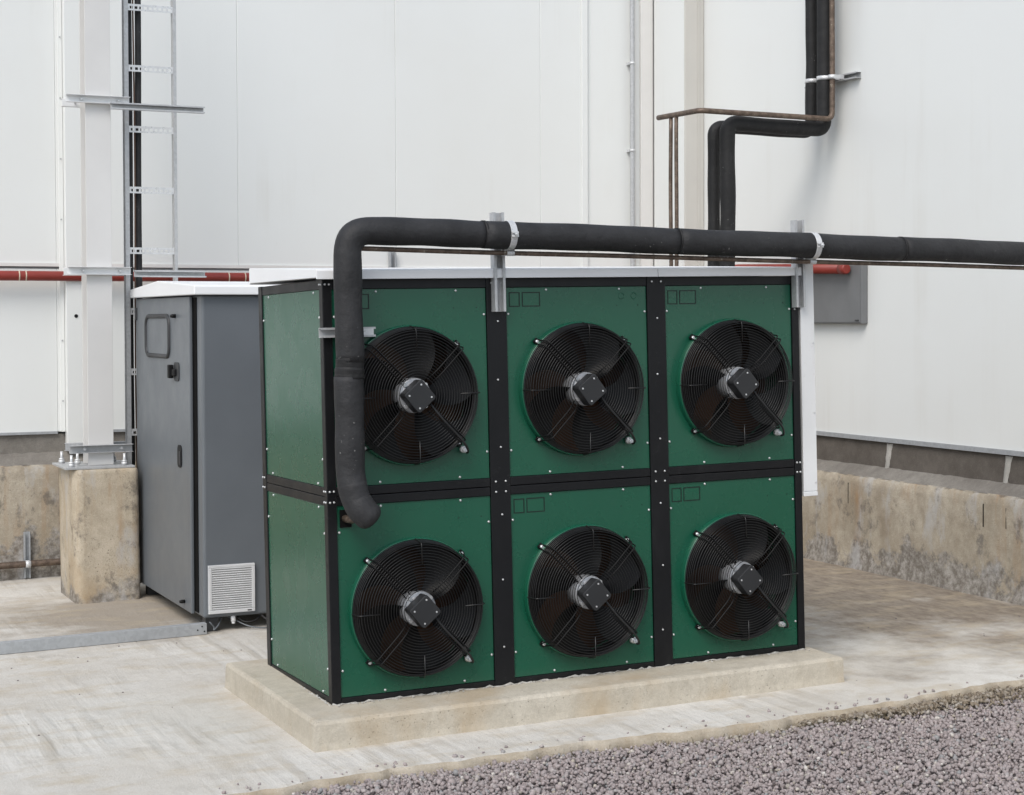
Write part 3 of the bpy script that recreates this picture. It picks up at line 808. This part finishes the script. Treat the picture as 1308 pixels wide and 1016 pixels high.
# struts that carry them
for i, (x, zt, zb, lab) in enumerate(((.811, 2.100, 1.662, 'galvanised upright pipe bracket on the post left of the middle fan'),
                                      (2.400, 2.078, 1.658, 'galvanised upright pipe bracket at the right edge of the unit'))):
    yb = .003
    b_ = thing('pipe_bracket', lab, 'bracket', (x, yb - .004, zb), 'pipe brackets on the front of the unit'); fix(b_)
    MB().prism([(p * 1.28, q * 1.0) for p, q in strut_prof()], 2, 0, zt - zb).build('channel', 'galv', b_)
    cxp = x + .004
    zc = top(cxp) - zb; yc = YP - (yb - .004)
    m = MB()
    lp = []
    for k in range(41):
        a = 2 * PI * k / 40; lp.append((a, .0635))
    vs = []; fs = []
    for xx in (-.015, .015):
        for rr in (.0615, .0645):
            for k in range(40):
                a = 2 * PI * k / 40; vs.append((.004 + xx, yc + rr * math.cos(a), zc + rr * math.sin(a)))
    for k in range(40):
        k2 = (k + 1) % 40
        fs += [(k, k2, 80 + k2, 80 + k), (40 + k, 120 + k, 120 + k2, 40 + k2), (k, 40 + k, 40 + k2, k2), (80 + k, 80 + k2, 120 + k2, 120 + k)]
    m.add(vs, fs, False)
    m.box(-.011, .019, yc - .074, yc - .063, zc - .012, zc - .004).box(-.011, .019, yc - .074, yc - .063, zc + .004, zc + .012)
    m.box(-.014, .020, yc + .062, -.041, zc - .02, zc + .02) if yc + .062 < -.041 else None
    cl = m.build('pipe_clamp', 'zinc', b_, .001, 1)
    MB().tube([(.004, yc - .0745, zc), (.004, yc - .094, zc - .001)], .0042, 8).tube([(.004, yc - .078, zc), (.004, yc - .086, zc)], .0085, 6).build('clamp_bolt', 'bolt', cl)
    # small clip for the copper line
    zc2 = tc(cxp) - zb; yc2 = YP + .02 - (yb - .004)
    m = MB().box(-.02, .045, yc2 + .008, yc2 + .013, zc2 - .013, zc2 + .019)
    vs = [];
    m.tube([(.0, yc2, zc2), (.035, yc2, zc2)], .0135, 16)
    m.box(-.012, .014, yc2 - .004, yc2 + .02, zc2 - .012, zc2 + .012)
    m.build('copper_clip', 'zinc', b_, .001, 1)
# short rail behind the upright pipe
hr = thing('pipe_bracket', 'short horizontal galvanised rail behind the upright black pipe', 'bracket', (-.02, -.001, 1.585), 'pipe brackets on the front of the unit'); fix(hr)
MB().prism([(q, p) for p, q in strut_prof(.042, .032)], 0, 0, .245).build('channel', 'galv', hr)
MB().prism([(-.034, -.014), (-.032, -.014), (-.032, .014), (-.034, .014)], 0, .19, .235).build('clip_plate', 'zinc', hr)
MB().tube([(.083, -.03, -.0), (.083, -.085, 0)], .006, 8).build('clamp_stud', 'zinc', hr)
# white trunking on the right edge
tr = thing('cable_trunking', 'white vertical metal trunking on the right edge of the green unit', 'trunking', (2.418, .005, .745)); fix(tr)
MB().box(.008, .082, 0, .07, 0, 1.15).build('trunking_body', 'rail_white', tr, .002)
MB().box(.006, .0845, -.003, -.0005, .02, 1.149).build('trunking_lid', 'rail_white', tr, .001)
MB().box(.005, .0855, -.0045, .073, -.004, .016).build('end_cap', 'rail_white', tr, .002)
m = MB()
for z in (.06, .40, .74, 1.08): m.tube([(.076, -.0028, z), (.076, -.0055, z)], .0045, 8)
stuff(m.build('screw', 'bolt', tr))

# ================================================================= GREY CABINET
cb = thing('electrical_cabinet', 'dark grey steel cabinet with white roof left of the green unit', 'cabinet', (0, 0, 0))
cbx0, cbx1, cby0, cby1, cz0, cz1 = .108, .80, 2.50, 4.03, .083, 1.90
MB().box(cbx0, cbx1, cby0, cby1, cz0, cz1).build('body', 'cab', cb, .016, 3)
dr = MB().box(.082, .102, 2.672, 4.02, .085, 1.895).build('door', 'cab', cb, .006, 3)
MB().box(.1035, .1075, 2.60, 4.0, .10, 1.89).build('door_gap_shade', 'dark', cb)  # dark sheet, paints in the shade of the gap between door and body
# window frame on the door (rounded bead)
def rrect(y0, y1, z0, z1, r, x, n=5):
    out = []
    for (yy, zz, a0) in ((y1 - r, z1 - r, 0), (y0 + r, z1 - r, 90), (y0 + r, z0 + r, 180), (y1 - r, z0 + r, 270)):
        for k in range(n + 1):
            a = math.radians(a0 + 90 * k / n); out.append((x, yy + r * math.cos(a), zz + r * math.sin(a)))
    return out
lp = rrect(3.13, 3.72, 1.545, 1.785, .06, .081)
MB().tube([*lp, lp[0]], .014, 8, False).build('window_frame', 'cab_dark', dr)
MB().prism([(y, z) for _, y, z in rrect(3.14, 3.71, 1.555, 1.775, .055, 0)], 0, .0795, .0815).build('window_pane', 'cab', dr)
MB().prism([(y, z) for _, y, z in rrect(2.90, 3.02, 1.405, 1.515, .03, 0)], 0, .076, .0818).build('lock_plate', 'cab_dark', dr)
MB().box(.046, .076, 3.02, 3.06, 1.42, 1.50).box(.060, .080, 2.95, 3.05, 1.435, 1.475).build('handle', 'black_plastic', dr, .006)
MB().tube([(.081, 2.985, 1.785), (.062, 2.985, 1.785), (.05, 2.985, 1.785)], [.012, .012, .008], 10).build('knob', 'black_plastic', dr)
MB().tube([(.081, 2.82, .135), (.062, 2.82, .135), (.05, 2.82, .135)], [.011, .011, .008], 10).build('knob', 'black_plastic', dr)
MB().prism([(y, z) for _, y, z in rrect(2.86, 2.95, .905, 1.035, .03, 0)], 0, .0765, .0818).build('pull_recess', 'black_plastic', dr)
MB().box(.0725, .0772, 2.875, 2.905, .92, 1.0).build('pull_lever', 'cab_dark', dr, .002)
for z in (.35, 1.80): MB().box(.074, .0818, 3.98, 4.018, z - .04, z + .04).build('hinge', 'cab_dark', dr, .003)
# white hipped roof
pr = [(2.455, 1.903), (2.455, 1.952), (2.47, 1.957), (3.33, 1.997), (4.05, 1.957), (4.06, 1.952), (4.06, 1.903)]
MB().prism(pr, 0, .055, .86).build('roof', 'white_paint', cb, .006, 2)
# ventilation grille on the front face
gr = MB().box(.131, .400, 2.489, 2.499, .108, .382).build('grille_backing', 'grille_gap', cb)
m = MB(); 
for a in ((.131, .400, .366, .382), (.131, .400, .108, .128), (.131, .150, .128, .366), (.381, .400, .128, .366)): m.box(a[0], a[1], 2.477, 2.489, a[2], a[3])
m.build('grille_frame', 'grille', gr, .003)
for k in range(19):
    z = .1335 + k * .0125
    MB().box(.150, .381, -.0075, .0075, -.0024, .0024, Matrix.Translation((0, 2.483, z)) @ Matrix.Rotation(math.radians(-48), 4, 'X')).build('slat', 'grille', gr)
MB().box(.355, .379, 2.4762, 2.4772, .114, .121).build('grille_badge', 'cab_dark', gr)
for x, y in ((.16, 2.56), (.74, 2.56), (.16, 3.96), (.74, 3.96)):
    MB().box(x - .035, x + .035, y - .035, y + .035, gz(x) + .002, cz0 + .002).build('foot', 'cab_dark', cb)
# galvanised channel on the slab
gc = thing('steel_channel', 'galvanised steel channel lying on the slab at left', 'steel channel', (0, 0, 0))
m = MB(); L = Matrix.Rotation(-math.atan(GS), 4, 'Y')
prf = [(2.45, .002), (2.45, .064), (2.50, .064), (2.50, .061), (2.453, .061), (2.453, .005), (2.50, .005), (2.50, .002)]
m.prism(prf, 0, -2.2, .112, L); m.build('channel', 'galv_dark', gc, .001, 1)
m = MB()
for x, z in ((.085, .048), (.098, .02), (.06, .03)): m.tube([(x, 2.4505, z), (x, 2.4485, z)], .0045, 8, True, L)
m.build('bolt_hole', 'dark', gc)
# wiring under the cabinet
def cord(name, pts, r, m, label, group=None, n=8, amp=.003, seed=0):
    o = MB().tube(wob(dense(bez(pts, .06, 6), .02), amp, 12, seed), r, n).build(name, m); return tag(o, label, 'cable', group)
cord('cable', [(.14, 2.49, .062), (.17, 2.50, .03), (.155, 2.475, .014), (.20, 2.50, .05), (.24, 2.62, .085)], .004, 'cab', 'grey cable looping under the cabinet corner', 'cables under the cabinet')
cord('cable', [(.30, 2.54, .085), (.33, 2.50, .045), (.40, 2.48, .052), (.46, 2.54, .085)], .0035, 'cable', 'thin dark wire hanging under the cabinet', 'cables under the cabinet', seed=3)
cord('cable', [(.44, 2.52, .085), (.50, 2.42, .03), (.58, 2.30, .018), (.66, 2.32, .02)], .006, 'cable', 'black cable trailing under the cabinet towards the unit', 'cables under the cabinet', seed=5)
cord('cable', [(.25, 2.60, .085), (.36, 2.46, .025), (.45, 2.44, .014), (.62, 2.49, .016)], .004, 'cab', 'grey cable trailing on the slab between cabinet and unit', 'cables under the cabinet', seed=6)
g_ = MB().tube([(.282, 2.52, .085), (.282, 2.515, .052)], .014, 12).tube([(.282, 2.515, .054), (.282, 2.514, .040)], .010, 12)
tag(g_.build('cable_connector', 'white_paint'), 'small white cable connector under the grey cabinet', 'connector')

# ================================================================= COLUMN ON ITS PIER
pr_ = MB(); v = []; f = []
x0, x1, y0, y1 = -.352, .053, 3.825, 4.34
ring_ = [(x0 + .03, y0), (x1 - .018, y0), (x1, y0 + .018), (x1, y1), (x0, y1), (x0, y0 + .05)]
ringd = []
for a, b in zip(ring_, ring_[1:] + ring_[:1]):
    kk = max(1, int(math.dist(a, b) / .03))
    for i in range(kk): ringd.append((a[0] + (b[0] - a[0]) * i / kk, a[1] + (b[1] - a[1]) * i / kk))
cxm, cym = (x0 + x1) / 2, (y0 + y1) / 2
lev = [(z, 1.0) for z in np.linspace(-.02, .80, 26)] + [(.818, .992), (.829, .97), (.831, .90)]
n = len(ringd)
for z, s in lev:
    for (x, y) in ringd:
        v.append((cxm + (x - cxm) * s * (1 - (abs(jit(.014)) if min(abs(x - x0 - .03), abs(x - x1 + .018), abs(x - x1)) < .012 and y < y0 + .06 else 0)) + jit(.0007) - (z - .4) * .012 * 1, cym + (y - cym) * s + jit(.0007), z + (jit(.001) if z > .7 else 0)))
for li in range(len(lev) - 1):
    for i in range(n): f.append((li * n + i, li * n + (i + 1) % n, (li + 1) * n + (i + 1) % n, (li + 1) * n + i))
f.append(tuple((len(lev) - 1) * n + i for i in range(n)))
tag(pr_.add(v, f, True).build('concrete_pier', 'pier'), 'square stained concrete pier carrying the pale steel column', 'concrete pier')
sc = thing('steel_column', 'pale grey steel column bolted to the concrete pier', 'column', (-.16, 4.0, .832))
hx0, hx1, hy0, hy1, hw = -.080, .078, -.05, .12, .004
MB().prism([(hx0, hy0), (hx1, hy0), (hx1, hy0 + .011), (hw, hy0 + .011), (hw, hy1 - .011), (hx1, hy1 - .011), (hx1, hy1), (hx0, hy1), (hx0, hy1 - .011), (-hw, hy1 - .011), (-hw, hy0 + .011), (hx0, hy0 + .011)], 2, .016, TOPZ - .832).build('shaft', 'column', sc, .0015)
MB().box(-.245, .19, -.155, .29, 0, .014).build('base_plate', 'galv', sc, .002)
for (x, y) in ((-.195, -.10), (.135, -.10), (-.195, .23), (-.12, .1), (.135, .23)):
    ab = MB().tube([(x, y, .014), (x, y, .088)], .009, 10)
    ab.tube([(x, y, .015), (x, y, .034)], .019, 6).tube([(x, y, .034), (x, y, .046)], .0175, 6)
    ab.build('anchor_bolt', 'zinc', sc)
# clamp brackets round the column
for z, lab in ((3.145, 'highest galvanised clamp bar pair on the pale column'), (2.072, 'middle galvanised clamp bar pair on the pale column by the red pipe'), (.952, 'lowest galvanised clamp bar pair on the pale column above its base')):
    br = thing('clamp_bracket', lab, 'clamp', (-.16, 3.95, z), 'clamp brackets on the pale column')
    MB().prism([(-.003, -.024), (-.003, .024), (-.045, .024), (-.045, .0215), (-.0055, .0215), (-.0055, -.0215), (-.045, -.0215), (-.045, -.024)], 0, -.20, .195).build('bar', 'rail_white' if z > 1 else 'galv', br, .001, 1)
    MB().prism([(.203, -.024), (.203, .024), (.245, .024), (.245, .0215), (.2055, .0215), (.2055, -.0215), (.245, -.0215), (.245, -.024)], 0, -.185, .20).build('bar', 'rail_white' if z > 1 else 'galv', br, .001, 1)
    for x in (-.105, .125):
        MB().tube([(x, -.03, 0), (x, .235, 0)], .006, 8).tube([(x, -.0065, 0), (x, -.016, 0)], .012, 6).build('clamp_rod', 'zinc', br)
# horizontal strut arms
for z, xa, xb, lab, m in ((3.105, -.095, .50, 'upper galvanised strut arm reaching across the cable ladder', 'galv'), (2.055, .045, .502, 'lower galvanised strut arm reaching across the cable ladder', 'galv')):
    t_ = MB().prism([(3.90 + q, z + p) for p, q in strut_prof(.042, .04)], 0, xa, xb)
    tag(t_.build('steel_channel', m), lab, 'strut', 'strut arms at the cable ladder')
# cable ladder
cl = thing('cable_ladder', 'galvanised vertical cable ladder beside the pale column', 'cable ladder', (0, 4.10, 0))
MB().prism([(.034, -.02), (.062, -.02), (.062, .04), (.034, .04), (.034, .037), (.059, .037), (.059, -.017), (.034, -.017)], 2, .03, TOPZ - .6).build('rail', 'galv', cl, .0008, 1)
MB().prism([(.372, -.02), (.352, -.02), (.352, .04), (.372, .04), (.372, .037), (.355, .037), (.355, -.017), (.372, -.017)], 2, .03, TOPZ - .6).build('rail', 'galv', cl, .0008, 1)
for k in range(-3, 9):
    z = 3.768 - .39 * k
    m = MB().box(.0625, .3515, -.014, .026, z + .018, z + .021).box(.0625, .3515, -.014, -.0115, z + .007, z + .018).box(.0625, .3515, -.014, -.0115, z - .021, z - .010)
    for x in np.linspace(.0625, .3395, 10): m.box(x, x + .012, -.014, -.0115, z - .010, z + .007)
    m.build('rung', 'zinc', cl)
GRC = 'cables clipped behind the cable ladder'
def vcable(x, y, r, m, lab, seed, z0=.05):
    o = MB().tube(wob(dense([(x, y, z0), (x, y, TOPZ - .6)], .15), .003, 2.3, seed), r, 12).build('cable', m); tag(o, lab, 'cable', GRC)
vcable(.140, 4.165, .021, 'rubber', 'thickest black cable on the ladder, nearest its middle', 2)
vcable(.086, 4.155, .014, 'cable', 'black cable next to the left ladder rail', 1)
vcable(.110, 4.150, .0055, 'brown_cable', 'thin brown cable between the two black cables on the ladder', 3)
# ================================================================= RED PIPES
rp = thing('red_pipe', 'red painted pipe running along the walls behind the unit', 'pipe', (0, 0, 0))
zr = 2.066
MB().tube(dense([(-8, 5.085, zr), (4.10, 5.085, zr)], .5), .034, 18).build('pipe_run', 'red', rp)
MB().tube(bez([(4.10, 5.085, zr), (4.30, 5.085, zr), (4.30, 4.56, zr + .03), (4.62, 4.56, zr + .06), (4.62, 4.0, zr + .066), (4.62, 2.70, zr + .030)], .08, 6), .0345, 18).build('pipe_run', 'red', rp)
MB().tube([(4.62, 2.715, zr + .030), (4.62, 2.66, zr + .029), (4.62, 2.65, zr + .029)], [.0375, .0375, .030], 18).build('end_cap', 'red', rp)
m = MB()
for x in (-.475, -.43, .99, 1.11, -1.7): m.tube([(x - .004, 5.085, zr), (x + .004, 5.085, zr)], .0352, 18)
m.build('joint_band', 'red_joint', rp)
# small strut stub that carries it
o = MB().prism([(2.274 + p, 5.165 + q) for p, q in strut_prof(.045, .04)], 2, 1.95, 2.285).build('strut_stub', 'galv_dark')
tag(o, 'short galvanised strut on the back wall just above the unit roof', 'strut')
# silver conduit on the back wall
co = thing('conduit', 'slim silver conduit climbing the back wall near the corner', 'conduit', (4.34, 5.125, .8))
MB().tube(dense([(0, 0, 0), (0, 0, TOPZ - .9)], .5), .019, 14).build('tube', 'galv', co)
MB().tube([(.03, .022, 0), (.03, .022, TOPZ - .9)], .011, 10).build('tube', 'trim', co)
for z in (.9, 2.3, 3.0):
    MB().box(-.025, .03, .02, .05, z, z + .02).tube([(0, 0, z), (0, 0, z + .02)], .0215, 14).build('clip', 'zinc', co)
# ================================================================= RIGHT WALL PIPES
GW = 'insulated pipes on the right wall'
def ins(pts, r, lab, rad=.10, seed=0):
    t = wob(dense(bez(pts, rad, 8), .05), .002, 7, seed)
    o = MB().tube(t, [r + .0012 * math.sin(k * .8) for k in range(len(t))], 20).build('insulated_pipe', 'rubber2'); tag(o, lab, 'pipe', GW)
ins([(4.60, 2.885, 5.4), (4.60, 2.885, 3.062), (3.815, 2.885, 3.072), (3.815, 2.885, 1.2), (2.2, 2.885, 1.2), (2.2, 1.15, 1.2)], .052, 'black insulated pipe nearer the copper line, stepping sideways off the right wall', .075, 3)
ins([(4.60, 3.035, 5.4), (4.60, 3.035, 3.055), (3.800, 3.035, 3.065), (3.800, 3.035, 1.35), (2.0, 3.035, 1.35), (2.0, 1.15, 1.35)], .042, 'slimmer black insulated pipe behind the other on the right wall', .075, 4)
o = MB().tube(wob(dense(bez([(4.605, 2.80, 5.4), (4.605, 2.80, 3.125), (3.545, 2.80, 3.135), (3.545, 3.34, 3.142)], .05, 8), .06), .001, 5, 5), .0185, 14).build('copper_pipe', 'copper')
tag(o, 'brown copper pipe stepping off the right wall above the insulated ones', 'pipe')
for y, lab in ((3.10, 'right one of the twin copper drops behind the unit'), (3.175, 'left one of the twin copper drops behind the unit')):
    o = MB().tube(wob(dense([(3.545, y, 3.125), (3.545, y, 1.5), (3.2, y, 1.1)], .1), .0015, 5, int(y * 100)), .0135, 12).build('copper_pipe', 'copper'); tag(o, lab, 'pipe', 'twin copper drops')
ws = thing('pipe_bracket', 'horizontal galvanised strut with clamps holding pipes to the right wall', 'bracket', (4.66, 2.64, 3.415))
MB().prism([(.07 + q, p) for p, q in strut_prof(.042, .045)], 1, 0, .60).build('channel', 'galv', ws)
for y, r in ((2.885, .0545), (3.035, .0445), (2.80, .024)):
    m = MB(); vs = []; fs = []
    for k in range(19):
        a = math.radians(90 + 180 * k / 18)
        for zz in (-.014, .014): vs.append((-.055 + r * math.cos(a), y - 2.64 + r * math.sin(a), zz))
        for zz in (-.014, .014): vs.append((-.055 + (r + .003) * math.cos(a), y - 2.64 + (r + .003) * math.sin(a), zz))
    for k in range(18):
        a = k * 4; b = a + 4
        fs += [(a, a + 1, b + 1, b), (a + 2, b + 2, b + 3, a + 3), (a, b, b + 2, a + 2), (a + 1, a + 3, b + 3, b + 1)]
    m.add(vs, fs, True); 
    m.box(-.056, .026, y - 2.64 + r, y - 2.64 + r + .003, -.014, .014).box(-.056, .026, y - 2.64 - r - .003, y - 2.64 - r, -.014, .014)
    m.build('pipe_clamp', 'zinc', ws)
# grey box on the right wall
gb = thing('wall_box', 'grey metal box on the right wall under the red pipe end', 'wall box', (4.73, 2.88, 1.72))
MB().box(-.055, -.001, -.32, .32, 0, .41).build('box_body', 'box_grey', gb, .006, 3)
MB().box(-.061, -.0555, -.312, .312, .008, .402).build('box_lid', 'box_grey', gb, .004, 2)
MB().box(-.066, -.0615, -.30, -.26, .018, .028).build('catch', 'cab_dark', gb)
# rusty pipe and strut at the left plinth
o = MB().tube(wob(dense([(-6, 4.985, .104 - .08), (-.2, 4.985, .104), (.4, 4.985, .106)], .2), .002, 3, 8), .023, 14).build('copper_pipe', 'copper')
tag(o, 'rusty brown pipe along the foot of the left plinth', 'pipe')
sl = thing('pipe_bracket', 'short upright galvanised strut holding the rusty pipe at left', 'bracket', (-.45, 5.04, .002))
MB().prism(strut_prof(.042, .03), 2, 0, .315).build('channel', 'galv_dark', sl)
MB().tube([(-.017, -.055, .100), (.017, -.055, .100)], .0262, 16).build('pipe_clamp', 'zinc', sl)
